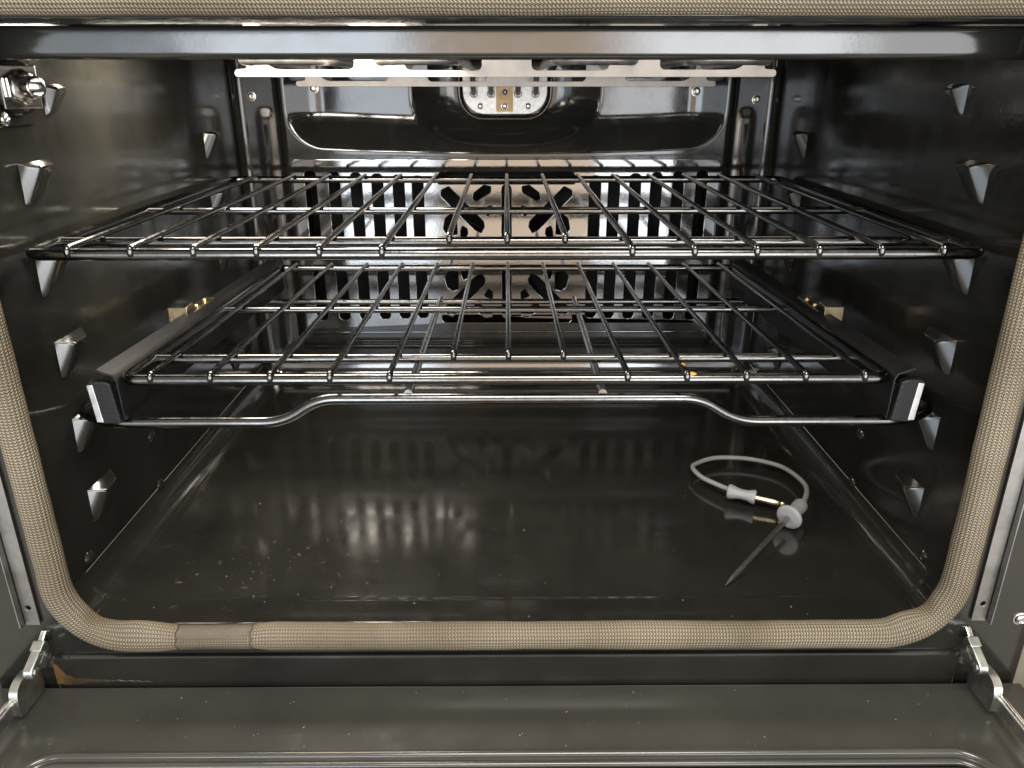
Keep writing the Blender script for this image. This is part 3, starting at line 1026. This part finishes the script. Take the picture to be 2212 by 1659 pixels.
# ================================================================== cabinet edge at the far right
cab = link('kitchen_cabinet', bbox((0.4400, 0.05, 0.10), (0.100, 0.14, 1.20), 0.002), M['beige'])
cab['label'] = 'cream painted cabinet edge beside the right end of the oven front'
cab['category'] = 'cabinet'

# ================================================================== residue, crumbs and dust
def stain_mesh():
    """thin uneven film on the apron face, thick beside the hinge and running out along the seam"""
    V, F = [], []
    nx, nz = 70, 8
    for i in range(nx + 1):
        u = i / nx
        x = -0.3352 + 0.078 * u
        j1 = noise.noise(Vector((x * 260, 0.3, 1)))
        j2 = noise.noise(Vector((x * 700, 0.9, 4)))
        top = -0.0450 + 0.0125 * math.exp(-(u / 0.085) ** 2) + 0.0030 * math.exp(-(u / 0.35) ** 2) + 0.0013 * j1 + 0.0006 * j2
        bot = -0.0486 + 0.0012 * sstep(0.1, 0.5, u) + 0.0010 * j1 - 0.0004 * j2
        if u > 0.6:
            m = (top + bot) / 2
            k = 1 - (u - 0.6) / 0.4
            top, bot = m + (top - m) * k, m + (bot - m) * k
        for k in range(nz + 1):
            w = k / nz
            z = bot + (top - bot) * w
            h = 0.00035 * math.sin(math.pi * w) * (0.6 + 0.8 * abs(noise.noise(Vector((x * 500, z * 500, 2)))))
            V.append((x, -0.00735 - h, z))
    n = nz + 1
    for i in range(nx):
        for k in range(nz):
            F.append((i * n + k, i * n + k + 1, (i + 1) * n + k + 1, (i + 1) * n + k))
    return mesh(V, F)
gr = link('grease_stain', stain_mesh(), M['rust'])
gr['label'] = 'brown baked-on grease stain on the black apron beside the left hinge'
gr['category'] = 'stain'

def smear_mesh():
    V, F = [], []
    x = 3 * 0.0408 + 0.0012
    pts = [(x + 0.0002, 0.0365 + 0.022 * i / 14, 0) for i in range(15)]
    pts = [(px_, py_, lz(py_) + 0.0035 + 0.0016 + 0.0006) for px_, py_, _ in pts]
    rr = [0.0011 + 0.0012 * abs(noise.noise(Vector((i * 0.9, 3, 1)))) for i in range(15)]
    a = tube(pts, rr, 8, round_ends=True)
    b = tube([(x + 0.002 + 0.008 * i / 6, LF - 0.0005, lz(LF) + 0.0028 + 0.0004 * math.sin(i)) for i in range(7)], [0.0018, 0.0022, 0.0019, 0.0016, 0.0013, 0.0011, 0.0006], 8, round_ends=True)
    return join_meshes([a, b])
ys_ = link('food_residue', smear_mesh(), M['yellow'])
ys_['label'] = 'dried yellow food smear on a wire end of the lower rack'
ys_['category'] = 'food residue'

def specks(n, area_f, smin, smax):
    V, F = [], []
    for _ in range(n):
        x, y, z = area_f()
        s = smin + (smax - smin) * random.random() ** 3
        a = random.random() * 6.28
        l = s * (1 + 2.0 * random.random() ** 4)
        c, sn = math.cos(a), math.sin(a)
        b = len(V)
        for (u, v, w) in ((-l, -s * .5, 0), (l, -s * .5, 0), (l * .7, s * .5, 0), (-l * .8, s * .5, 0), (0.1 * l, 0, s * .8)):
            V.append((x + u * c - v * sn, y + u * sn + v * c, z + w))
        F += [(b, b + 1, b + 4), (b + 1, b + 2, b + 4), (b + 2, b + 3, b + 4), (b + 3, b, b + 4), (b + 3, b + 2, b + 1, b)]
    return mesh(V, F, smooth=False)
def on_floor():
    if random.random() < 0.25:
        x = -0.20 + random.gauss(0, 0.035); y = 0.05 + random.gauss(0, 0.035)
        if abs(x) < 0.29 and 0.004 < y < 0.3:
            return x, y, 0.0002 if y < 0.027 else -0.0004
    y = 0.006 + 0.24 * random.random() ** 1.6
    return random.uniform(-0.28, 0.28), y, 0.0002 if y < 0.027 else -0.0006
def on_door():
    return random.uniform(-0.33, 0.34), random.uniform(-0.068, -0.012), ZD + 0.0001
for nm, n, af, mt, lab, a_, b_ in (('floor_dust', 95, on_floor, 'speck', 'pale dust specks scattered on the black oven floor', 0.00010, 0.00055),
                                   ('door_dust', 130, on_door, 'speck', 'pale dust specks scattered on the lowered black door', 0.00010, 0.00042),
                                   ('floor_crumbs', 60, on_floor, 'crumbm', 'dark burnt crumbs scattered on the oven floor', 0.0003, 0.0011)):
    o = link(nm, specks(n, af, a_, b_), M[mt])
    o['kind'] = 'stuff'
    o['label'] = lab
    o['category'] = 'crumbs' if 'crumb' in nm else 'dust'
